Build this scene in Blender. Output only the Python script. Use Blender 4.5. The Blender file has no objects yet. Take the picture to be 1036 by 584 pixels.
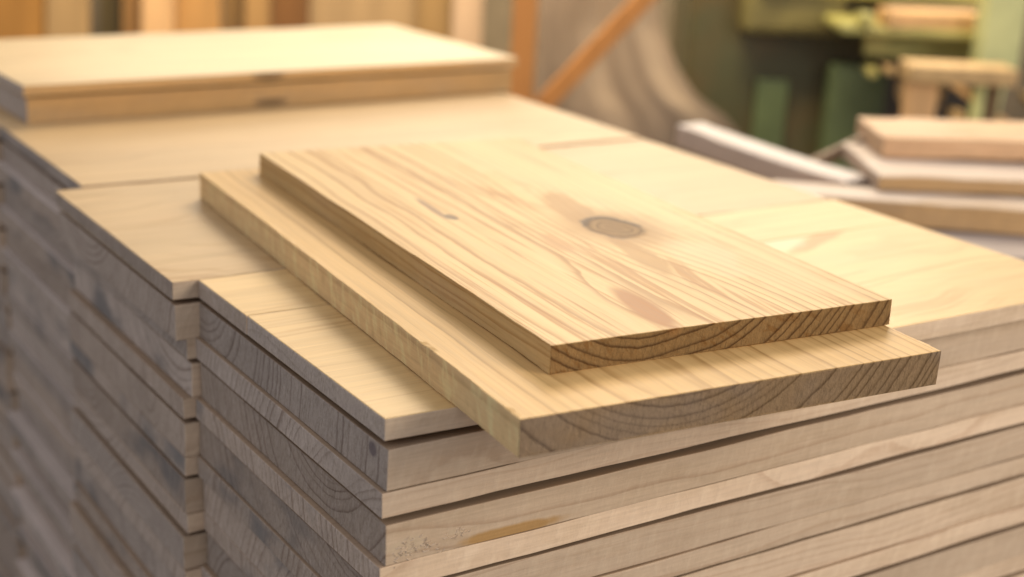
import bpy, bmesh, math, random
from mathutils import Vector, Matrix, noise
rnd = random.Random(11)
R_ = math.radians
SC = bpy.context.scene
COL = SC.collection

# ------------------------------------------------------------------ camera
cam_d = bpy.data.cameras.new('camera')
cam = bpy.data.objects.new('camera', cam_d)
COL.objects.link(cam)
right = Vector((0.8414, -0.5392, 0.048)).normalized()
fwd = Vector((0.5258, 0.7950, -0.3026)); fwd = (fwd - right * fwd.dot(right)).normalized()
up = right.cross(fwd)
cam.matrix_world = Matrix((( right.x, up.x, -fwd.x, 0.0),
                           ( right.y, up.y, -fwd.y, 0.0),
                           ( right.z, up.z, -fwd.z, 0.6),
                           ( 0, 0, 0, 1)))
cam_d.sensor_width = 36.0
cam_d.lens = 1464.25 / 1036 * 36
cam_d.clip_start = 0.02
cam_d.clip_end = 100
cam_d.dof.use_dof = True
cam_d.dof.focus_distance = 1.69
cam_d.dof.aperture_fstop = 2.0
cam_d.dof.aperture_blades = 0
SC.camera = cam

# ------------------------------------------------------------------ light
world = bpy.data.worlds.new('World'); SC.world = world
world.use_nodes = True
bg = world.node_tree.nodes['Background']
bg.inputs[0].default_value = (0.89, 0.89, 1.0, 1)
bg.inputs[1].default_value = 0.54

def area(name, loc, target, size, size_y, power, color):
    d = bpy.data.lights.new(name, 'AREA'); d.shape = 'RECTANGLE'
    d.size = size; d.size_y = size_y; d.energy = power; d.color = color
    o = bpy.data.objects.new(name, d); COL.objects.link(o)
    o.location = loc
    o.rotation_euler = (Vector(target) - Vector(loc)).to_track_quat('-Z', 'Y').to_euler()
    return o
# tall workshop windows behind and to the right of the pile
area('window_light', (4.9, 6.0, 4.3), (1.2, 1.9, 0.0), 3.2, 2.4, 370, (1.0, 0.84, 0.63))
# added low back light, unseen, gives the far board tops their sheen
area('low_sheen_light', (4.1, 5.9, 1.45), (1.2, 2.0, 0.0), 5.0, 1.4, 62, (1.0, 0.86, 0.66))
# unseen fill from the front right, brightens the front faces of the pile
area('front_fill_light', (3.6, -2.6, 1.9), (1.3, 1.4, -0.2), 2.2, 2.4, 140, (1.0, 0.87, 0.73))
# added overhead fill, unseen, brightens the background things
area('background_fill_light', (2.3, 3.8, 3.3), (4.1, 6.2, -0.4), 2.2, 0.8, 150, (1.0, 0.82, 0.52)).data.spread = R_(95)

SC.view_settings.view_transform = 'Standard'
SC.view_settings.look = 'None'
SC.view_settings.exposure = 0.22
SC.view_settings.gamma = 1.0
SC.view_settings.use_curve_mapping = False

FLOOR = -1.15

# ------------------------------------------------------------------ material helpers
class NT:
    def __init__(s, name):
        s.m = bpy.data.materials.new(name); s.m.use_nodes = True
        s.t = s.m.node_tree; s.N = s.t.nodes; s.L = s.t.links
        s.bsdf = s.N['Principled BSDF']
    def put(s, sock, v):
        if isinstance(v, bpy.types.NodeSocket): s.L.new(v, sock)
        elif v is not None:
            if sock.type == 'RGBA' and len(v) == 3: v = (*v, 1)
            sock.default_value = v
    def math(s, op, a, b=None, c=None, clamp=False):
        n = s.N.new('ShaderNodeMath'); n.operation = op; n.use_clamp = clamp
        for i, v in enumerate((a, b, c)):
            if v is not None: s.put(n.inputs[i], v)
        return n.outputs[0]
    def vec(s, op, a, b=None, out=0):
        n = s.N.new('ShaderNodeVectorMath'); n.operation = op
        s.put(n.inputs[0], a)
        if b is not None:
            if op == 'SCALE': s.put(n.inputs['Scale'], b)
            else: s.put(n.inputs[1], b)
        return n.outputs[1] if out == 'Value' else n.outputs[0]
    def sep(s, v):
        n = s.N.new('ShaderNodeSeparateXYZ'); s.put(n.inputs[0], v); return n.outputs
    def comb(s, x, y, z):
        n = s.N.new('ShaderNodeCombineXYZ')
        for i, v in enumerate((x, y, z)): s.put(n.inputs[i], v)
        return n.outputs[0]
    def attr(s, name, out='Fac'):
        n = s.N.new('ShaderNodeAttribute'); n.attribute_type = 'OBJECT'; n.attribute_name = name
        return n.outputs[out]
    def noise(s, v, scale=1.0, detail=3.0, rough=0.5, out=0, dist=0.0):
        n = s.N.new('ShaderNodeTexNoise'); n.inputs['Scale'].default_value = scale
        n.inputs['Detail'].default_value = detail; n.inputs['Roughness'].default_value = rough
        n.inputs['Distortion'].default_value = dist
        s.put(n.inputs['Vector'], v); return n.outputs[out]
    def ramp(s, f, stops, mode='LINEAR'):
        n = s.N.new('ShaderNodeValToRGB'); n.color_ramp.interpolation = mode
        e = n.color_ramp.elements
        while len(e) < len(stops): e.new(0.5)
        for q, (p, c) in zip(e, stops):
            q.position = p; q.color = (c, c, c, 1) if not hasattr(c, '__len__') else (*c, 1)
        s.put(n.inputs[0], f); return n.outputs[0]
    def mix(s, f, a, b, mode='MIX'):
        n = s.N.new('ShaderNodeMix'); n.data_type = 'RGBA'; n.blend_type = mode
        s.put(n.inputs[0], f); s.put(n.inputs[6], a); s.put(n.inputs[7], b); return n.outputs[2]
    def smooth(s, v, lo, hi):
        n = s.N.new('ShaderNodeMapRange'); n.interpolation_type = 'SMOOTHSTEP'
        s.put(n.inputs[0], v); n.inputs[1].default_value = lo; n.inputs[2].default_value = hi
        return n.outputs[0]
    def bump(s, h, strength, dist, prev=None):
        n = s.N.new('ShaderNodeBump'); s.put(n.inputs['Strength'], strength)
        n.inputs['Distance'].default_value = dist; s.put(n.inputs['Height'], h)
        if prev is not None: s.L.new(prev, n.inputs['Normal'])
        return n.outputs[0]

def wood(name, early=(0.72, 0.50, 0.245), late=(0.36, 0.185, 0.062), freq=75, contrast=0.8,
         wander=0.012, rough=0.42, sawn=(0.67, 0.525, 0.385), endcol=(0.48, 0.425, 0.385), end_dark=(0.17, 0.135, 0.115), endring=0.9, tearamt=0.24, ringfade=(0.25, 0.7), lines=0.0, chatx=75, chatamt=0.30, flat=None,
         endmix=0.8, sawmix=0.8, spots=(), knots=(), spec=0.20, streak=0.5, endbump=0.5, warp=()):
    """Solid pine: growth rings round a pith that runs along local X, cut by the board's faces.
    Object properties: pith (y, z of the pith), seed, tone, stain."""
    s = NT(name)
    P = s.N.new('ShaderNodeTexCoord').outputs['Object']
    seed = s.attr('seed'); tone = s.attr('tone'); stain = s.attr('stain')
    off = s.comb(s.math('MULTIPLY', seed, 3.7), s.math('MULTIPLY', seed, 1.9), s.math('MULTIPLY', seed, 2.3))
    Ps = s.vec('ADD', P, off)
    # trunk axis wanders along the length
    wn = s.noise(s.vec('MULTIPLY', Ps, (1.1, 0.6, 0.6)), 1.6, 2.0, 0.5, out=1)
    wv = s.vec('MULTIPLY', s.vec('SUBTRACT', wn, (0.5, 0.5, 0.5)), (0, wander * 9, wander * 9))
    wn2 = s.noise(s.vec('MULTIPLY', Ps, (5, 9, 9)), 1.0, 2.0, 0.5, out=1)
    wv2 = s.vec('MULTIPLY', s.vec('SUBTRACT', wn2, (0.5, 0.5, 0.5)), (0, wander, wander))
    Q = s.vec('ADD', s.vec('ADD', P, wv), wv2)
    d = s.vec('SUBTRACT', Q, s.attr('pith', 'Vector'))
    d = s.vec('MULTIPLY', d, (0, 1, 1))
    r = s.vec('LENGTH', d, out='Value')
    def ell(c, rad, rot=0.0, wob=0.0, wobscale=20):
        v = s.vec('SUBTRACT', P, c)
        if rot:
            n = s.N.new('ShaderNodeVectorRotate'); n.rotation_type = 'Z_AXIS'
            s.put(n.inputs['Vector'], v); n.inputs['Angle'].default_value = rot; v = n.outputs[0]
        v = s.vec('DIVIDE', v, rad)
        l = s.vec('LENGTH', v, out='Value')
        if wob:
            nz = s.noise(P, wobscale, 3.0, 0.6)
            l = s.math('ADD', l, s.math('MULTIPLY', s.math('SUBTRACT', nz, 0.5), wob))
        return l
    for c, rad, amp in warp:          # rings bulge round a knot
        l = ell(c, rad)
        g = s.math('EXPONENT', s.math('MULTIPLY', s.math('MULTIPLY', l, l), -1.0))
        r = s.math('ADD', r, s.math('MULTIPLY', g, amp))
    # uneven ring widths
    rv = s.noise(s.comb(s.math('MULTIPLY', r, 14), seed, 0.0), 1.0, 2.0, 0.6)
    ph = s.math('MULTIPLY', s.math('ADD', r, s.math('MULTIPLY', rv, 0.05)), freq)
    ph = s.math('ADD', ph, s.math('MULTIPLY', s.noise(s.vec('MULTIPLY', Ps, (9, 60, 60)), 1.0, 3.0, 0.6), 0.34))
    fr = s.math('FRACT', ph)
    lw = s.ramp(fr, [(0.0, 0.10), (0.45, 0.04), (0.70, 0.25), (0.88, 1.0), (0.955, 1.0), (1.0, 0.12)])
    ringv = s.noise(s.comb(s.math('MULTIPLY', s.math('FLOOR', ph), 0.73), seed, 0.0), 3.0, 0.0)
    lw = s.math('MULTIPLY', lw, s.smooth(ringv, *ringfade))
    lw = s.math('MULTIPLY', lw, contrast, clamp=True)
    # patches where latewood fades, fibres and pores
    fib = s.noise(s.vec('MULTIPLY', Ps, (11, 360, 360)), 1.0, 3.0, 0.72)
    fib2 = s.noise(s.vec('MULTIPLY', Ps, (2.2, 75, 75)), 1.0, 4.0, 0.6)
    cloud = s.noise(s.vec('MULTIPLY', Ps, (1.6, 6, 6)), 1.0, 4.0, 0.55)
    base = s.mix(lw, early, late)
    if lines:
        px, py_, pz_ = s.sep(Ps)
        lv = s.comb(s.math('MULTIPLY', px, 2.2), s.math('ADD', s.math('MULTIPLY', py_, 125), s.math('MULTIPLY', r, 110)), s.math('MULTIPLY', pz_, 60))
        ln = s.noise(lv, 1.0, 4.0, 0.62)
        lm = s.math('MULTIPLY', s.smooth(ln, 0.52, 0.63), s.smooth(s.noise(s.vec('MULTIPLY', Ps, (2.5, 6, 6)), 1.0, 2.0), 0.36, 0.58))
        lb_ = s.noise(s.vec('MULTIPLY', lv, (0.7, 0.30, 0.4)), 1.0, 3.0, 0.6)
        base = s.mix(s.math('MULTIPLY', s.smooth(lb_, 0.50, 0.66), lines * 0.55), base, tuple(0.5 * (p_ + q) for p_, q in zip(early, late)))
        base = s.mix(s.math('MULTIPLY', lm, lines), base, tuple(q * 1.15 for q in late))
    base = s.mix(s.smooth(fib2, 0.35, 0.72), base, s.mix(0.7 * streak, base, late, 'MIX'), 'MIX') if streak > 0.6 else \
           s.mix(s.math('MULTIPLY', s.smooth(fib2, 0.42, 0.75), streak * 0.35), base, late)
    bright = s.math('ADD', 0.80, s.math('MULTIPLY', cloud, 0.40))
    bright = s.math('MULTIPLY', bright, s.math('ADD', 0.80, s.math('MULTIPLY', fib, 0.40)))
    # which face are we on
    tn = s.N.new('ShaderNodeVectorTransform'); tn.vector_type = 'NORMAL'
    tn.convert_from = 'WORLD'; tn.convert_to = 'OBJECT'
    s.L.new(s.N.new('ShaderNodeNewGeometry').outputs['Normal'], tn.inputs[0])
    nx, ny, nz = s.sep(s.vec('ABSOLUTE', tn.outputs[0]))
    fe = s.smooth(nx, 0.55, 0.8)
    fs = s.smooth(ny, 0.55, 0.8)
    # sawn edge: paler, dusty, with cross marks of the blade
    x, y, z = s.sep(Ps)
    chat = s.noise(s.comb(s.math('SUBTRACT', s.math('MULTIPLY', x, chatx), s.math('MULTIPLY', z, 22)), s.math('MULTIPLY', y, 3), s.math('MULTIPLY', z, 30)), 1.0, 3.0, 0.6)
    blot = s.noise(s.vec('MULTIPLY', Ps, (5, 5, 26)), 1.0, 4.0, 0.6)
    sc = s.mix(s.math('MULTIPLY', lw, 0.28), sawn, late)
    sc = s.mix(s.math('MULTIPLY', s.smooth(blot, 0.45, 0.75), 0.40), sc, (0.42, 0.30, 0.19))
    sc = s.mix(s.math('MULTIPLY', s.smooth(chat, 0.48, 0.68), chatamt), sc, tuple(min(0.8, q * 1.25) for q in sawn))
    sc = s.mix(s.math('MULTIPLY', s.smooth(chat, 0.45, 0.2), chatamt * 0.5), sc, tuple(q * 0.55 for q in sawn))
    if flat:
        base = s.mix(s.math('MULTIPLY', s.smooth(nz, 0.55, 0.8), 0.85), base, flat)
    base = s.mix(s.math('MULTIPLY', fs, sawmix), base, sc)
    # end grain: darker, with torn fibres across the rings and blue stain
    endn = s.noise(s.vec('MULTIPLY', Ps, (20, 260, 160)), 1.0, 4.0, 0.7)
    tear = s.noise(s.comb(s.math('MULTIPLY', x, 30), s.math('MULTIPLY', y, 190), s.math('ADD', s.math('MULTIPLY', z, 55), s.math('MULTIPLY', y, 60))), 1.0, 4.0, 0.65)
    ec = s.mix(s.math('MULTIPLY', lw, endring), endcol, end_dark)
    hue = s.noise(s.comb(s.math('MULTIPLY', seed, 9.1), 0.3, 0.7), 1.0, 0.0)
    ec = s.mix(s.math('MULTIPLY', s.smooth(hue, 0.42, 0.62), 0.30 if endring < 0.95 else 0.0), ec, (0.33, 0.235, 0.165))
    grit = s.noise(s.vec('MULTIPLY', Ps, (60, 520, 420)), 1.0, 2.0, 0.7)
    ec = s.mix(s.math('MULTIPLY', s.smooth(grit, 0.52, 0.72), 0.32), ec, end_dark)
    ec = s.mix(s.math('MULTIPLY', s.smooth(endn, 0.45, 0.75), 0.45), ec, end_dark)
    ec = s.mix(s.math('MULTIPLY', s.smooth(tear, 0.50, 0.64), tearamt), ec, tuple(min(0.75, q * 1.5) for q in endcol))
    pore = s.noise(s.comb(s.math('MULTIPLY', x, 30), s.math('ADD', s.math('MULTIPLY', y, 330), s.math('MULTIPLY', z, 90)), s.math('MULTIPLY', z, 60)), 1.0, 3.0, 0.6)
    ec = s.mix(s.math('MULTIPLY', s.smooth(pore, 0.56, 0.66), tearamt), ec, tuple(q * 0.75 for q in end_dark))
    blm = s.noise(s.vec('MULTIPLY', Ps, (3, 7, 12)), 1.0, 3.0, 0.5)
    ec = s.mix(s.math('MULTIPLY', s.smooth(blm, 0.46, 0.66), stain), ec, (0.125, 0.15, 0.18))
    base = s.mix(s.math('MULTIPLY', fe, endmix), base, ec)
    for c, rad, col, amt, rot, wob in spots:
        m = s.smooth(ell(c, rad, rot, wob), 1.0, 0.55)
        base = s.mix(s.math('MULTIPLY', m, amt), base, col)
    for c, rad, rot in knots:
        l = ell(c, rad, rot, 0.55, 22)
        kr = s.math('FRACT', s.math('MULTIPLY', l, 3.4))
        kc = s.mix(s.math('MULTIPLY', s.smooth(kr, 0.15, 0.95), 0.75), (0.33, 0.20, 0.085), (0.17, 0.095, 0.038))
        kc = s.mix(s.smooth(l, 0.55, 0.15), kc, (0.28, 0.165, 0.07))
        halo = s.smooth(l, 2.5, 0.9)
        base = s.mix(s.math('MULTIPLY', halo, 0.85), base, (0.37, 0.195, 0.055))
        base = s.mix(s.smooth(l, 1.06, 0.90), base, kc)
        s.put(s.bsdf.inputs['Specular IOR Level'], s.math('MULTIPLY', s.math('ADD', 0.35, s.math('MULTIPLY', s.smooth(l, 0.9, 1.15), 0.65)), spec))
        rim = s.math('MULTIPLY', s.smooth(l, 0.78, 0.92), s.smooth(l, 1.14, 1.0))
        base = s.mix(s.math('MULTIPLY', s.math('MULTIPLY', rim, s.smooth(s.noise(P, 14, 2.0), 0.36, 0.56)), 0.85), base, (0.085, 0.055, 0.038))
    base = s.mix(1.0, base, s.comb(bright, bright, bright), 'MULTIPLY')
    base = s.mix(1.0, base, s.comb(tone, tone, tone), 'MULTIPLY')
    s.put(s.bsdf.inputs['Base Color'], base)
    ro = s.math('ADD', rough, s.math('MULTIPLY', s.math('ADD', fe, fs, clamp=True), 0.42), clamp=True)
    ro = s.math('ADD', ro, s.math('MULTIPLY', s.math('SUBTRACT', fib, 0.5), 0.25))
    s.put(s.bsdf.inputs['Roughness'], ro)
    if not knots: s.bsdf.inputs['Specular IOR Level'].default_value = spec
    s.bsdf.inputs['Specular Tint'].default_value = (1.0, 0.90, 0.72, 1)
    h = s.math('ADD', s.math('MULTIPLY', fib, 0.4), s.math('MULTIPLY', lw, 0.5))
    n1 = s.bump(h, 0.22, 0.0012)
    he = s.math('ADD', s.math('MULTIPLY', s.math('ADD', s.math('SUBTRACT', tear, s.math('MULTIPLY', s.smooth(pore, 0.5, 0.66), 0.8)), s.math('MULTIPLY', grit, 0.6)), 1.0), s.math('ADD', s.math('MULTIPLY', lw, 0.7), s.math('MULTIPLY', endn, 0.5)))
    n2 = s.bump(he, s.math('MULTIPLY', fe, endbump), 0.004, n1)
    n3 = s.bump(s.math('ADD', chat, s.math('MULTIPLY', endn, 0.4)), s.math('MULTIPLY', fs, 0.6), 0.003, n2)
    s.L.new(n3, s.bsdf.inputs['Normal'])
    return s.m

def plain(name, col, rough=0.6, var=0.25, scale=(6, 6, 6), metal=0.0, spec=0.5, col2=None, bump=0.15):
    s = NT(name)
    P = s.N.new('ShaderNodeTexCoord').outputs['Object']
    n = s.noise(s.vec('MULTIPLY', P, scale), 1.0, 5.0, 0.6)
    f = s.noise(s.vec('MULTIPLY', P, tuple(q * 7 for q in scale)), 1.0, 3.0, 0.6)
    c2 = col2 or tuple(q * (1 - var * 2) for q in col)
    c = s.mix(s.smooth(n, 0.35, 0.7), col, c2)
    k = s.math('ADD', 0.88, s.math('MULTIPLY', f, 0.24))
    c = s.mix(1.0, c, s.comb(k, k, k), 'MULTIPLY')
    s.put(s.bsdf.inputs['Base Color'], c)
    s.put(s.bsdf.inputs['Roughness'], s.math('ADD', rough, s.math('MULTIPLY', s.math('SUBTRACT', f, 0.5), 0.3), clamp=True))
    s.bsdf.inputs['Metallic'].default_value = metal
    s.bsdf.inputs['Specular IOR Level'].default_value = spec
    s.L.new(s.bump(s.math('ADD', n, f), bump, 0.004), s.bsdf.inputs['Normal'])
    return s.m

# ------------------------------------------------------------------ mesh helpers
def tag(o, label=None, cat=None, group=None, kind=None):
    if label: o['label'] = label
    if cat: o['category'] = cat
    if group: o['group'] = group
    if kind: o['kind'] = kind
    return o

def link_mesh(name, verts, faces, mat, parent=None, smooth=False):
    me = bpy.data.meshes.new(name); me.from_pydata(verts, [], faces); me.update()
    if smooth:
        for p in me.polygons: p.use_smooth = True
    me.materials.append(mat)
    o = bpy.data.objects.new(name, me); COL.objects.link(o)
    if parent: o.parent = parent
    return o

def board_mesh(L, W, T, r=0.0016, jit=0.0007, seed=0, nl=30, skew0=0.0, skew1=0.0, bow=0.0, nw=8, ragged=0.0, chip=0.0):
    """Sawn board: local X along the length (0..L), Y across (0..W), Z up (0..T); softened, slightly uneven edges.
    skew0 / skew1 shift the two ends of the Y=0 edge (a board not cut quite square), bow curves it."""
    prof = []
    prof += [(r * 0.35, r * 0.35), (r, 0)]
    ew = min(0.007, W * 0.05)
    prof += [(ew, 0)] + [(W * k / nw, 0) for k in range(1, nw)] + [(W - ew, 0)]
    prof += [(W - r, 0), (W - r * 0.35, r * 0.35), (W, r), (W, T - r), (W - r * 0.35, T - r * 0.35), (W - r, T)]
    prof += [(W - ew, T)] + [(W * (nw - k) / nw, T) for k in range(1, nw)] + [(ew, T)]
    prof += [(r, T), (r * 0.35, T - r * 0.35), (0, T - r), (0, r)]
    n = len(prof)
    xs = [0, r * 0.4, r] + [L * k / nl for k in range(1, nl)] + [L - r, L - r * 0.4, L]
    V = []; F = []
    for i, x in enumerate(xs):
        e = min(i, len(xs) - 1 - i)
        ins = (r, r * 0.35, 0)[e] if e < 3 else 0
        for (y, z) in prof:
            yy = min(max(y, ins), W - ins); zz = min(max(z, ins), T - ins)
            ex = x
            f = 1 - yy / W
            yy += f * (skew0 * (1 - x / L) + skew1 * (x / L) + bow * (1 - (2 * x / L - 1) ** 2))
            nv = noise.noise_vector(Vector((x * 9 + seed * 7.3, yy * 9 + seed, zz * 40)))
            nf = noise.noise_vector(Vector((x * 70 + seed * 3.1, yy * 70, zz * 120 + seed)))
            inner = 0.004 < yy < W - 0.004
            q = Vector((ex, yy, zz)) + Vector((0, noise.noise(Vector((x * 2.2, seed * 5, 0.3))) * jit * 2.2, 0)) + nv * jit * (0.5 if inner else 1.0) + (Vector((0, 0, 0)) if inner else nf * jit * 0.5)
            if ragged and yy < 0.004: q.y += ragged * noise.noise(Vector((x * 220, zz * 260, seed)))
            if chip and yy > W - 0.004 and zz > T * 0.72:
                c = noise.noise(Vector((x * 16, seed * 3, 0.5))) + 0.45 * noise.noise(Vector((x * 75, seed, zz * 90)))
                if c > 0.46:
                    q.y -= chip * min(1.0, (c - 0.46) * 3) * (0.6 + noise.noise(Vector((x * 240, 0, zz * 300))))
                    q.z -= chip * 0.45 * min(1.0, (c - 0.46) * 3)
            V.append(q)
    for i in range(len(xs) - 1):
        for k in range(n):
            a = i * n + k; b = i * n + (k + 1) % n
            F.append((a, b, b + n, a + n))
    # end caps as quad strips between the bottom and the top run
    nb = nw + 4 - 1   # not used for geometry, caps are plain n-gons
    F.append(tuple(reversed(range(n))))
    F.append(tuple(range((len(xs) - 1) * n, len(xs) * n)))
    F = [tuple(reversed(f)) for f in F]
    return V, F

def board(name, x, y, z, L, W, T, mat, yaw=0.0, pith=(0.2, -0.1), tone=1.0, stain=0.0, parent=None, **kw):
    seed = rnd.random() * 9
    V, F = board_mesh(L, W, T, seed=seed, **kw)
    o = link_mesh(name, V, F, mat, parent)
    bm = bmesh.new(); bm.from_mesh(o.data); bmesh.ops.recalc_face_normals(bm, faces=bm.faces); bm.to_mesh(o.data); bm.free()
    o.location = (x, y, z); o.rotation_euler = (0, 0, yaw)
    o['seed'] = seed; o['pith'] = (0.0, pith[0], pith[1]); o['tone'] = tone; o['stain'] = stain
    return o

def box_verts(x0, x1, y0, y1, z0, z1, V, F):
    b = len(V)
    V += [(x0, y0, z0), (x1, y0, z0), (x1, y1, z0), (x0, y1, z0), (x0, y0, z1), (x1, y0, z1), (x1, y1, z1), (x0, y1, z1)]
    F += [tuple(b + q for q in f) for f in ((0, 3, 2, 1), (4, 5, 6, 7), (0, 1, 5, 4), (1, 2, 6, 5), (2, 3, 7, 6), (3, 0, 4, 7))]

def bevel_obj(o, w, seg=2):
    bm = bmesh.new(); bm.from_mesh(o.data)
    bmesh.ops.bevel(bm, geom=bm.edges[:], offset=w, segments=seg, affect='EDGES', profile=0.6, clamp_overlap=True)
    bm.to_mesh(o.data); bm.free()

# ------------------------------------------------------------------ setting
M_floor = plain('concrete', (0.24, 0.22, 0.20), 0.8, 0.2, (2, 2, 2))
V = []; F = []
n = 40
for i in range(n + 1):
    for j in range(n + 1):
        V.append((-8 + 24 * i / n, -6 + 20 * j / n, FLOOR + 0.004 * noise.noise(Vector((i * .7, j * .7, 0)))))
for i in range(n):
    for j in range(n):
        a = i * (n + 1) + j
        F.append((a, a + n + 1, a + n + 2, a + 1))
tag(link_mesh('floor', V, F, M_floor), kind='structure')

# ------------------------------------------------------------------ the pile of glued boards
M_pile = wood('pine_sawn', flat=(0.33, 0.235, 0.165))  # flat darkens the wide faces of pile pine, standing in for gap shade
M_pale = wood('pine_sawn_pale', flat=(0.64, 0.56, 0.50))  # paler flat paints the light caught on protruding ledges
M_top = wood('pine_planed', spec=0.32, freq=55, contrast=0.45, lines=0.65, late=(0.45, 0.27, 0.11))
M_topa = wood('pine_top_near', spec=0.32, freq=70, contrast=0.25, lines=0.6, late=(0.43, 0.25, 0.09), early=(0.71, 0.49, 0.215),
              spots=[((0.97, 0.362, 0.026), (0.17, 0.022, 0.05), (0.43, 0.23, 0.07), 0.85, -0.43, 0.6),
                     ((0.88, 0.385, 0.026), (0.14, 0.06, 0.05), (0.76, 0.60, 0.38), 0.5, -0.43, 0.6)])

def piles(col, x0, y0, y1, L, layers, mats=None, prot=None, tones=(0.78, 1.08)):
    out = []
    z = 0.0
    for i, (gap, T) in enumerate(layers):
        z -= gap
        z -= T
        px = (prot[i] if prot and i < len(prot) else rnd.uniform(-0.006, 0.004))
        dy = rnd.uniform(-0.0022, 0.0022)
        W = (y1 - y0) + rnd.uniform(-0.003, 0.0)
        py = rnd.uniform(-0.1, W + 0.1)
        pz = rnd.choice((-1, 1)) * rnd.uniform(0.03, 0.22)
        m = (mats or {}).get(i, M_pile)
        o = board('board', x0 + px, y0 + dy, z, L + rnd.uniform(-0.006, 0.006), W, T, m, yaw=rnd.uniform(-0.0015, 0.0015),
                  pith=(py, pz), tone=rnd.uniform(*tones), stain=rnd.choice((0, 0, 0.15, 0.5, 0.9)),
                  nl=24, r=rnd.uniform(0.001, 0.0018), jit=rnd.uniform(0.0008, 0.0016))
        out.append(o)
    return out

def mk_layers(first, n, gap=0.0062, thick=0.0506, thin=0.0297):
    l = [(0.0, first)]
    for k in range(n):
        l.append((gap + rnd.uniform(-0.0008, 0.0012), thick + rnd.uniform(-0.0015, 0.0015)))
        l.append((0.0004, thin + rnd.uniform(-0.0015, 0.0015)))
    return l

ORD = ['topmost', 'second', 'third', 'fourth', 'fifth', 'sixth', 'seventh', 'eighth', 'ninth', 'tenth', 'eleventh', 'twelfth',
       'thirteenth', 'fourteenth', 'fifteenth', 'sixteenth', 'seventeenth', 'eighteenth', 'nineteenth', 'twentieth', 'twenty-first',
       'twenty-second', 'twenty-third', 'twenty-fourth', 'twenty-fifth', 'twenty-sixth', 'twenty-seventh', 'twenty-eighth']
def label_col(boards, where, first=0):
    for i, o in enumerate(boards):
        k = i + first
        th = 'thin' if k % 2 == 0 else 'thick'
        look = 'blue-stained ' if o['stain'] > 0.8 else ''
        pos = 'topmost' if k == 0 else ORD[k] + ' from the top'
        tag(o, '%s %spine board, %s in the %s column of the pile' % (th, look, pos, where), 'board', 'boards of the %s column' % where)

NP = 12
# nearest column (its top layer is two boards side by side)
la = mk_layers(0.026, NP)
la[1] = (0.0072, 0.0490); la[2] = (0.0004, 0.0305); la[3] = (0.0064, 0.0499); la[4] = (0.0004, 0.0300)
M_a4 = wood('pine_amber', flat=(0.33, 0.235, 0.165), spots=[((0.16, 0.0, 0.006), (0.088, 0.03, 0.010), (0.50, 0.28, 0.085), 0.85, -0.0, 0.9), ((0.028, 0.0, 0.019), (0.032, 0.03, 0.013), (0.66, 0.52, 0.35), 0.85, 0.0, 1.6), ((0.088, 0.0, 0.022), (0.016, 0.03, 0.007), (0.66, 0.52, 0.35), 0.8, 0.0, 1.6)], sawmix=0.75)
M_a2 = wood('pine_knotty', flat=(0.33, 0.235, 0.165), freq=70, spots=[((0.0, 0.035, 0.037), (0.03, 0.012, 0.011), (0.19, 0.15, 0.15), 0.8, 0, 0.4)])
A = piles('A', 0.674, 1.238, 1.784, 1.178, la[1:], {0: M_a2, 2: M_a4}, prot=[0.0005, -0.005, -0.001, -0.008, -0.003, -0.008])
for i_, st_ in ((0, 0.1), (1, 0.0), (2, 0.0), (3, 1.0), (4, 0.6), (5, 1.0), (6, 1.0)): A[i_]['stain'] = st_
# piles() starts at z=0, so shift down past the top layer
for o in A: o.location.z -= 0.026
label_col(A, 'nearest', 1)
A1 = board('board', 0.674, 1.234, -0.026, 1.182, 0.384, 0.026, M_topa, yaw=0.0, pith=(0.30, -0.30), tone=1.0, nl=40, skew0=0.014, skew1=-0.012, bow=-0.008)
tag(A1, 'wide thin pine board, front one of two forming the top of the nearest column', 'board', 'boards of the nearest column')
A1b = board('board', 0.6735, 1.6188, -0.0262, 1.184, 0.165, 0.026, M_topa, yaw=0.0, pith=(0.1, -0.25), tone=0.98)
tag(A1b, 'narrow thin pine board, rear one of two forming the top of the nearest column', 'board', 'boards of the nearest column')

M_chip = plain('torn_fibre', (0.70, 0.56, 0.40), 0.9, 0.10, (90, 90, 90))
def torn(board_, clusters):
    V = []; F = []
    q = random.Random(5)
    for cx, cz, sx, sz, n_ in clusters:
        for _ in range(n_):
            px_ = q.gauss(cx, sx); pz_ = q.gauss(cz, sz) - abs(px_ - cx) * 0.3
            L_ = q.uniform(0.003, 0.008); w_ = q.uniform(0.0004, 0.0011); a_ = q.uniform(-0.5, 0.9); out = q.uniform(0.0003, 0.0013)
            dx, dz = math.cos(a_) * L_, math.sin(a_) * L_
            b = len(V)
            V += [(px_, 0.0009, pz_ - w_), (px_, 0.0009, pz_ + w_), (px_ + dx, -out, pz_ + dz + w_ * .4), (px_ + dx, -out, pz_ + dz - w_ * .4), (px_ + dx * .5, -out * 0.9 - 0.0008, pz_ + dz * .5)]
            F += [(b, b + 4, b + 1), (b + 1, b + 4, b + 2), (b + 2, b + 4, b + 3), (b + 3, b + 4, b)]
    o = link_mesh('torn_fibre', V, F, M_chip, board_)
    tag(o, kind='stuff')
torn(A[2], [(0.030, 0.017, 0.016, 0.005, 60), (0.088, 0.021, 0.007, 0.003, 26)])

# middle column, sticking out to the left
lb = mk_layers(0.026, NP)
B = piles('B', 0.640, 1.7855, 2.328, 1.215, lb, {0: M_top}, prot=[-0.002, 0.0, 0.016, 0.022, 0.010, 0.010, 0.010, 0.011, 0.010, 0.006, 0.006, 0.012])
for i_, st_ in ((0, 0.0), (1, 0.0), (2, 0.3), (3, 1.0), (6, 1.0), (7, 0.9), (11, 1.0)): B[i_]['stain'] = st_
label_col(B, 'middle')
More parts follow.
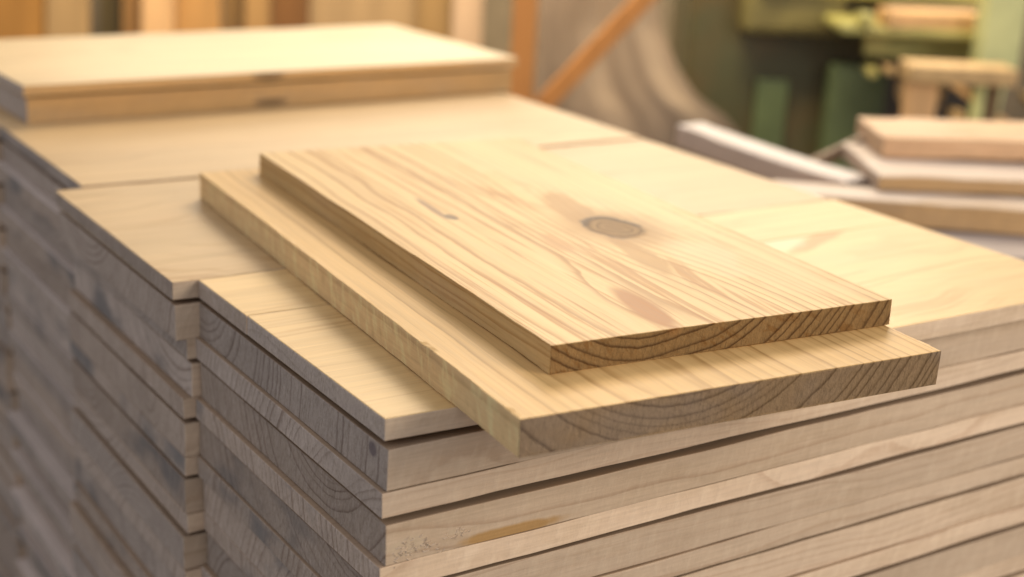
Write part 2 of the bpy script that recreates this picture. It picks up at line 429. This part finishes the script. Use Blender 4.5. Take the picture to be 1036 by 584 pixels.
# third and fourth columns
lc = mk_layers(0.024, NP, thick=0.0495, thin=0.031)
lc[1] = (0.006, 0.037)
C = piles('C', 0.682, 2.329, 2.864, 1.168, lc, dict([(0, M_top)] + [(k, M_pale) for k in range(2, 26, 2)]), prot=[0, 0.004, -0.012, 0.002, -0.012, 0.0, -0.010, 0.0, -0.004, 0.0, -0.006, 0.002, -0.003, 0.006, -0.020, 0.004, -0.016, 0.005, -0.022, 0.004, -0.012, 0.004, -0.018, 0.002])
label_col(C, 'third')
C[0].location.z += 0.004
ld = mk_layers(0.026, NP, thick=0.0495, thin=0.031)
D = piles('D', 0.675, 2.872, 3.455, 1.178, ld, {0: M_top})
label_col(D, 'farthest')

# two boards lying across the far column
M_back = wood('pine_far', spec=0.4, freq=45, contrast=0.3, early=(0.82, 0.62, 0.34), spots=[((0.52, 0.0, 0.012), (0.05, 0.03, 0.010), (0.16, 0.10, 0.05), 0.8, 0, 0.3)], sawn=(0.56, 0.32, 0.115), sawmix=0.85, late=(0.45, 0.26, 0.09), rough=0.36)
o = board('board', 0.737, 2.862, 0.0012, 1.150, 0.592, 0.0500, M_back, yaw=R_(1.6), pith=(0.2, -0.3), tone=0.92)
tag(o, 'thick pine board lying on the far end of the pile under a thinner one', 'board', 'loose boards on the far end')
o = board('board', 0.729, 2.850, 0.0580, 1.172, 0.60, 0.0215, M_back, yaw=R_(2.1), pith=(0.4, -0.4), tone=1.0)
tag(o, 'thin bright pine board lying on a thicker one at the far end of the pile', 'board', 'loose boards on the far end')

# ------------------------------------------------------------------ the two loose boards in front (grain running away from us)
def cross_board(corner, xdir, L, W, T, z, mat, pith, **kw):
    # local X = away from the camera, local Y = to the left; the origin lies on the RIGHT front corner
    xd = Vector((xdir[0], xdir[1], 0)).normalized()
    yd = Vector((-xd.y, xd.x, 0))
    org = Vector((corner[0], corner[1], 0)) - yd * W
    return board('board', org.x, org.y, z, L, W, T, mat, yaw=math.atan2(xd.y, xd.x), pith=pith, **kw)

M_E = wood('pine_lower_cut', freq=85, contrast=0.6, wander=0.003, tearamt=0.1, lines=0.3, chatx=75, chatamt=0.95, endring=1.6, ringfade=(0.12, 0.6), early=(0.68, 0.44, 0.175), late=(0.30, 0.145, 0.035), rough=0.42,
           sawn=(0.74, 0.53, 0.265), sawmix=0.75, spec=0.13, endcol=(0.19, 0.128, 0.082), end_dark=(0.055, 0.034, 0.022), endbump=0.5, streak=0.4)  # endcol darkened beyond end grain to paint shade on the front end
E_ = cross_board((0.745, 1.098), (0.082, 0.997), 1.101, 0.559, 0.0425, 0.0008, M_E, (0.36, 0.24), tone=1.0, stain=0.25, nl=320, ragged=0.0016, chip=0.0028, r=0.0012, jit=0.0011)
tag(E_, 'thick golden pine board lying across the pile, its front end jutting out over the edge', 'board', 'loose boards in front')
# knot etc. measured from the front-left corner: (along, to the left); shift by the width
WF = 0.477
TF = 0.0332
def fp(a, b, z=TF): return (a, WF + b, z)
M_F = wood('pine_knot_face', freq=80, contrast=0.74, wander=0.0024, tearamt=0.06, lines=0.72, chatamt=0.2, endring=1.5, ringfade=(0.10, 0.55), early=(0.74, 0.51, 0.225), late=(0.31, 0.125, 0.020), rough=0.44,
           sawn=(0.50, 0.34, 0.14), sawmix=0.6, spec=0.13, endcol=(0.20, 0.105, 0.034), end_dark=(0.035, 0.016, 0.008), endbump=0.5, streak=0.55,  # end grain colour deepened for the shade on this front end
           warp=[(fp(0.40, -0.32), (0.20, 0.085, 1.0), 0.034), (fp(0.10, -0.17), (0.12, 0.04, 1.0), 0.012)],
           knots=[(fp(0.393, -0.320), (0.056, 0.040, 0.2), 0.0)],
           spots=[(fp(0.72, -0.40, TF), (0.50, 0.13, 0.022), (0.76, 0.54, 0.27), 0.55, 0.0, 0.8),  # this and the next pale patch paint sheen on the right half
                  (fp(0.20, -0.42, TF), (0.22, 0.08, 0.022), (0.76, 0.54, 0.27), 0.40, 0.0, 0.8),
                  (fp(0.075, -0.166), (0.098, 0.023, 0.022), (0.37, 0.145, 0.032), 0.95, 0.10, 0.22),
                  (fp(0.35, -0.205), (0.055, 0.016, 0.022), (0.52, 0.275, 0.10), 0.75, 0.1, 0.5),
                  (fp(0.565, -0.120), (0.075, 0.008, 0.022), (0.22, 0.11, 0.06), 0.8, 0.05, 0.4),
                  (fp(0.512, -0.126), (0.020, 0.010, 0.022), (0.09, 0.055, 0.035), 0.85, 0.0, 0.4),
                  (fp(0.50, -0.315), (0.13, 0.035, 0.022), (0.40, 0.215, 0.065), 0.8, 0.15, 0.9),
                  (fp(0.27, -0.285), (0.12, 0.024, 0.022), (0.40, 0.215, 0.065), 0.8, 0.12, 0.9),
                  (fp(0.24, -0.36), (0.11, 0.05, 0.022), (0.78, 0.60, 0.36), 0.28, 0.1, 0.9)])
F_ = cross_board((0.8395, 1.187), (0.0865, 0.9963), 0.974, WF, TF, 0.0438, M_F, (0.345, 0.22), tone=0.98, stain=0.0, nl=240, r=0.0011, chip=0.0012, jit=0.0009)
F_['seed'] = 2.6
tag(F_, 'pine board with a large round knot and brown streaks, uppermost in front', 'board', 'loose boards in front')
# ------------------------------------------------------------------ the workshop behind (frame: r to the right, d away from the camera)
RH = Vector((0.8338, -0.5521, 0.0)); FH = Vector((0.5521, 0.8338, 0.0))
YAW = math.atan2(RH.y, RH.x)
def W(r, d, z): return RH * r + FH * d + Vector((0, 0, z))
def thing(name, r, d, z, label, cat, group=None, yaw=0.0):
    o = bpy.data.objects.new(name, None); COL.objects.link(o)
    o.location = W(r, d, z); o.rotation_euler = (0, 0, YAW + yaw)
    return tag(o, label, cat, group)
def block(name, x0, x1, y0, y1, z0, z1, mat, parent=None, bev=0.006):
    V = []; F = []; box_verts(x0, x1, y0, y1, z0, z1, V, F)
    o = link_mesh(name, V, F, mat, parent); bevel_obj(o, bev, 2); return o
def bar(name, p, q, w, t, mat, parent=None, bev=0.004):
    """beam from p to q, w wide in the plane facing the camera, t deep"""
    p = Vector(p); q = Vector(q); ax = (q - p); L = ax.length; ax.normalize()
    dep = Vector((0, 1, 0)); dep = (dep - ax * dep.dot(ax)).normalized(); wid = dep.cross(ax)
    V = []; F = []
    for s0 in (0, L):
        for a, b in ((-1, -1), (1, -1), (1, 1), (-1, 1)):
            V.append(p + ax * s0 + wid * (a * w / 2) + dep * (b * t / 2))
    F = [(0, 1, 2, 3), (7, 6, 5, 4), (0, 4, 5, 1), (1, 5, 6, 2), (2, 6, 7, 3), (3, 7, 4, 0)]
    o = link_mesh(name, V, F, mat, parent)
    bm = bmesh.new(); bm.from_mesh(o.data); bmesh.ops.recalc_face_normals(bm, faces=bm.faces); bm.to_mesh(o.data); bm.free()
    bevel_obj(o, bev, 2); return o

M_wall = plain('dusty_wall', (0.16, 0.125, 0.085), 0.9, 0.2, (1.2, 1.2, 1.2))
o = block('back_wall', -6, 7, 0, 0.15, 0, 3.2, M_wall); o.location = W(0, 7.4, FLOOR); o.rotation_euler = (0, 0, YAW)
tag(o, kind='structure')

def wcol(name, c): return plain(name, c, 0.6, 0.12, (14, 14, 1.2), spec=0.3)
LEAN = [(-2.16, -1.86, (0.42, 0.20, 0.045), 'orange brown plank leaning on the back wall, farthest left', 5.62),
        (-1.85, -1.69, (0.46, 0.29, 0.125), 'wide tan plank leaning beside the orange brown one', 5.60),
        (-1.67, -1.575, (0.085, 0.062, 0.025), 'dark olive brown plank leaning between two tan ones', 5.70),
        (-1.565, -1.48, (0.30, 0.155, 0.05), 'narrow brown plank leaning left of the palest plank', 5.64),
        (-1.475, -1.355, (0.72, 0.43, 0.20), 'pale peach plank, lightest of those leaning on the back wall', 5.58),
        (-1.35, -1.185, (0.48, 0.255, 0.085), 'wide orange tan plank leaning right of the palest plank', 5.62),
        (-1.18, -1.09, (0.20, 0.115, 0.042), 'brown plank leaning between two orange tan planks', 5.68),
        (-1.085, -0.99, (0.36, 0.205, 0.075), 'narrow tan plank leaning left of the dark reddish one', 5.62),
        (-0.985, -0.845, (0.17, 0.075, 0.022), 'dark reddish brown plank leaning left of the broad beige panel', 5.64),
        (-0.84, -0.425, (0.34, 0.225, 0.115), 'broad beige brown panel leaning on the back wall', 5.68),
        (-0.42, -0.285, (0.27, 0.165, 0.065), 'khaki brown plank leaning right of the broad beige panel', 5.62),
        (-0.28, -0.165, (0.46, 0.32, 0.21), 'pinkish beige plank leaning left of the orange post', 5.58)]
for i, (r0, r1, c, lab, d) in enumerate(LEAN):
    w = r1 - r0
    V = []; F = []; box_verts(-w / 2, w / 2, 0, 0.04, 0, 1.36 + 0.12 * rnd.random(), V, F)
    o = link_mesh('leaning_plank', V, F, wcol('old_wood', c)); bevel_obj(o, 0.004)
    o.matrix_world = Matrix.Translation(W((r0 + r1) / 2, d - 0.10, FLOOR + 0.004)) @ Matrix.Rotation(YAW, 4, 'Z') @ Matrix.Rotation(R_(-7.0), 4, 'X')
    tag(o, lab, 'plank', 'planks leaning on the back wall')

M_orange = wcol('orange_pine', (0.48, 0.215, 0.065))
t = thing('rack_post', 0, 5.0, FLOOR, 'upright orange pine post behind the pile with a slanting brace', 'post')
block('post', -0.045, 0.040, -0.04, 0.04, 0.003, 2.3, M_orange, t)
bar('brace', (0.02, 0.005, 0.77), (0.545, 0.005, 1.39), 0.062, 0.045, M_orange, t)
block('rail', 0.03, 1.2, 0.03, 0.075, 1.40, 1.47, M_orange, t)

# dust sheet hanging from a rail and spreading on the ground to the right
M_sheet = plain('dust_sheet', (0.33, 0.255, 0.185), 0.9, 0.16, (3, 3, 1.0), spec=0.1)
V = []; F = []; nu, nv = 120, 60
PROF = [(1.76, 0.46), (1.2, 0.475), (1.08, 0.50), (0.93, 0.575), (0.84, 0.65), (0.78, 0.75), (0.6, 0.92), (0.3, 1.05), (0.0, 1.12)]
for j in range(nv + 1):
    v = j / nv
    for i in range(nu + 1):
        u = i / nu
        z = 1.45 - v * 1.44
        rr = 0.40
        for (za, ra), (zb, rb) in zip(PROF, PROF[1:]):
            if zb <= z <= za: rr = ra + (rb - ra) * (za - z) / (za - zb)
        r = 0.05 + u * (rr - 0.05)
        fold = math.sin(u * 13 + 0.7 * math.sin(v * 2.1) + 0.8) * 0.020 + math.sin(u * 29 + v * 1.7) * 0.006
        V.append((r, 0.22 + fold * (0.6 + 0.5 * v) - 0.22 * u * max(0.0, rr - 0.5), z))
for j in range(nv):
    for i in range(nu):
        a = j * (nu + 1) + i
        F.append((a, a + nu + 1, a + nu + 2, a + 1))
o = link_mesh('dust_sheet', V, F, M_sheet, smooth=True)
md = o.modifiers.new('thick', 'SOLIDIFY'); md.thickness = 0.006
o.location = W(0, 5.1, FLOOR); o.rotation_euler = (0, 0, YAW)
tag(o, 'greyish beige dust sheet hanging in folds behind the slanting brace', 'sheet')

# green machine
M_dgreen = plain('dark_green_paint', (0.060, 0.062, 0.026), 0.5, 0.2, (3, 3, 3), col2=(0.095, 0.066, 0.024))
M_green = plain('green_paint', (0.115, 0.155, 0.065), 0.5, 0.15, (3, 3, 3))
M_ygreen = plain('warm_lit_green_paint', (0.46, 0.40, 0.13), 0.5, 0.2, (5, 5, 5), col2=(0.30, 0.29, 0.09))  # green yellowed in the colour to stand in for warm light
M_pgreen = plain('pale_green_paint', (0.56, 0.58, 0.27), 0.5, 0.12, (4, 4, 4))
M_hole = plain('dark_iron_and_opening', (0.035, 0.025, 0.015), 0.6, 0.2)
M_tan = wcol('tan_board', (0.55, 0.37, 0.17)); M_peach = wcol('peach_board', (0.72, 0.44, 0.20))
t = thing('woodworking_machine', 1.2, 5.5, FLOOR, 'large dark green woodworking machine standing behind the pile', 'machine')
block('cabinet', -0.58, 0.16, 0.0, 0.7, 0.003, 1.75, M_dgreen, t, 0.02)
block('access_panel', -0.31, -0.19, -0.025, 0.0, 0.45, 0.89, M_green, t)
block('side_column', -0.05, 0.16, -0.10, -0.002, 0.30, 0.97, M_green, t, 0.015)
block('dark_opening', 0.165, 0.72, 0.25, 0.7, 0.003, 1.0, M_hole, t, 0.02)  # dark block standing in for the shaded opening under the table
block('table', -0.10, 0.52, -0.42, 0.24, 1.125, 1.155, M_ygreen, t, 0.01)
block('table_apron', 0.02, 0.42, -0.28, -0.24, 1.035, 1.124, M_ygreen, t, 0.01)
block('guard', -0.40, -0.02, -0.10, 0.10, 1.07, 1.28, plain('olive_paint', (0.20, 0.17, 0.055), 0.5, 0.2, (6, 6, 6)), t, 0.03)
for kx, kz, kr, km in ((0.02, 1.00, 0.018, M_ygreen), (0.08, 1.01, 0.016, M_tan), (0.26, 1.00, 0.03, M_ygreen), (0.60, 0.93, 0.03, M_tan), (0.62, 0.78, 0.05, M_ygreen), (-0.02, 1.18, 0.025, M_ygreen), (0.34, 0.86, 0.022, M_tan), (0.20, 0.80, 0.02, M_green)):  # knobs and lever added as stand-ins for blotchy yellow and orange highlights
    vs = []; fs_ = []
    for q in range(16):
        for dy, rr in ((-0.46, kr * 0.8), (-0.445, kr), (-0.40, kr), (-0.30, kr * 0.5)):
            vs.append((kx + rr * math.cos(q * math.pi / 8), dy, kz + rr * math.sin(q * math.pi / 8)))
    for q in range(16):
        n2_ = (q + 1) % 16
        for w_ in range(3): fs_.append((q * 4 + w_, q * 4 + w_ + 1, n2_ * 4 + w_ + 1, n2_ * 4 + w_))
    fs_.append(tuple(q * 4 for q in range(16)))
    link_mesh('highlight_knob', vs, fs_, km, t)
bar('highlight_lever', (0.30, -0.40, 0.98), (0.58, -0.44, 0.80), 0.025, 0.025, M_peach, t)
bar('pipe', (0.66, -0.35, 0.3), (0.66, -0.35, 1.5), 0.05, 0.05, M_tan, t, 0.012)
block('fence_rail', -0.35, 0.75, -0.12, -0.02, 1.22, 1.32, M_ygreen, t, 0.012)
block('front_leg', 0.36, 0.50, -0.52, -0.40, 0.99, 2.0, M_pgreen, t, 0.012)
bar('slanting_leg', (0.43, -0.46, 1.0), (0.34, -0.46, 0.0), 0.085, 0.08, M_pgreen, t, 0.01)
V = []; F = []
for k in range(28):
    a0 = 2 * math.pi * k / 28
    for m in range(8):
        b = 2 * math.pi * m / 8
        rr = 0.075 + 0.014 * math.cos(b)
        V.append((rr * math.cos(a0), 0.014 * math.sin(b), rr * math.sin(a0)))
for k in range(28):
    for m in range(8):
        F.append((k * 8 + m, k * 8 + (m + 1) % 8, ((k + 1) % 28) * 8 + (m + 1) % 8, ((k + 1) % 28) * 8 + m))
hw = link_mesh('handwheel', V, F, M_tan, t, smooth=True); hw.location = (0.235, -0.30, 0.93)
for k in range(3):
    a0 = 2 * math.pi * k / 3 + 0.4
    bar('spoke', (0, 0, 0), (0.07 * math.cos(a0), 0, 0.07 * math.sin(a0)), 0.014, 0.012, M_tan, hw, 0.002)
block('shaft', -0.01, 0.01, 0.0, 0.35, -0.01, 0.01, M_hole, hw, 0.002)
o = block('offcut', -0.17, 0.17, -0.05, 0.08, 0, 0.055, M_peach); o.location = W(1.42, 5.14, FLOOR + 1.157); o.rotation_euler = (0, 0, YAW + 0.1)
tag(o, 'peach coloured wooden offcut lying on the table of the green machine', 'offcut')
t = thing('wooden_stand', 1.38, 4.75, FLOOR, 'rough wooden trestle with a tan board on top in front of the green machine', 'stand')
block('leg', -0.12, -0.02, -0.03, 0.03, 0.003, 1.03, M_peach, t)
block('leg', 0.16, 0.20, 0.02, 0.06, 0.003, 1.03, wcol('old_wood', (0.2, 0.13, 0.06)), t)
block('top_board', -0.13, 0.22, -0.07, 0.09, 1.031, 1.085, M_tan, t)

# table with rough planks
M_ttop = plain('grey_table_wood', (0.46, 0.38, 0.32), 0.7, 0.12, (2, 9, 9), spec=0.3)
TZ = -0.178
t = thing('work_table', 1.22, 3.55, FLOOR, 'low grey wooden work table behind the pile, loaded with rough planks', 'table')
h_ = TZ - FLOOR
block('tabletop', -0.64, 0.85, -0.72, 0.0, h_ - 0.05, h_, M_ttop, t)
for sx in (-0.58, 0.76):
    for sy in (-0.64, -0.07):
        block('leg', sx - 0.04, sx + 0.04, sy - 0.04, sy + 0.04, 0.003, h_ - 0.051, M_ttop, t)
M_pk1 = wood('rough_plank', endcol=(0.62, 0.44, 0.28), freq=40, early=(0.70, 0.46, 0.26), sawn=(0.70, 0.44, 0.25), late=(0.42, 0.23, 0.10))
M_pk2 = wood('pale_rough_plank', endcol=(0.60, 0.46, 0.34), freq=40, early=(0.68, 0.57, 0.46), sawn=(0.50, 0.31, 0.13), late=(0.5, 0.36, 0.22), rough=0.5, sawmix=0.9)
M_pk3 = wood('white_rough_plank', freq=40, early=(0.72, 0.64, 0.56), sawn=(0.66, 0.52, 0.40), late=(0.6, 0.5, 0.4), rough=0.5)
def rough(r, d, z, L, Wd, T, mat, yaw, label, pitch=0.0):
    o = board('rough_plank', 0, 0, 0, L, Wd, T, mat, jit=0.0035, r=0.004, pith=(Wd * .4, -0.12))
    o.location = W(r, d, z); o.rotation_euler = (0, pitch, YAW + yaw)
    return tag(o, label, 'plank', 'rough planks on the work table')
rough(0.86, 3.20, TZ + 0.003, 1.10, 0.30, 0.056, M_pk1, 0.02, 'rough plank lying lowest under the peach slab on the work table')
rough(0.79, 3.10, TZ + 0.061, 1.15, 0.36, 0.034, M_pk2, 0.03, 'rough plank with a pale top just under the peach slab on the work table')
rough(0.835, 3.28, TZ + 0.097, 1.10, 0.25, 0.047, M_pk1, 0.02, 'peach coloured slab lying uppermost on the work table planks', R_(-1.2))
def bend(o, cy, cz=0.0, L=1.2):
    for v in o.data.vertices:
        k = max(0.0, 1 - v.co.x / L) ** 2
        v.co.y += cy * k; v.co.z += cz * k
bend(rough(0.57, 2.955, TZ + 0.003, 1.30, 0.12, 0.056, M_pk2, 0.0, 'narrow rough plank with white top along the near edge of the work table'), 0.10)
bend(rough(0.385, 3.66, TZ + 0.006, 0.60, 0.09, 0.056, M_pk3, math.atan2(-0.47, 0.34), 'long whitish plank lying aslant on the work table'), 0.02, 0.014, 0.6)
t = bar('wood_stick', (0, 0, 0), (0.24, 0.06, 0.115), 0.028, 0.028, wcol('stick', (0.36, 0.25, 0.15))); t.location = W(0.66, 3.42, TZ + 0.016); t.rotation_euler = (0, 0, YAW)
tag(t, 'short brown stick leaning on the end of the peach slab', 'stick')
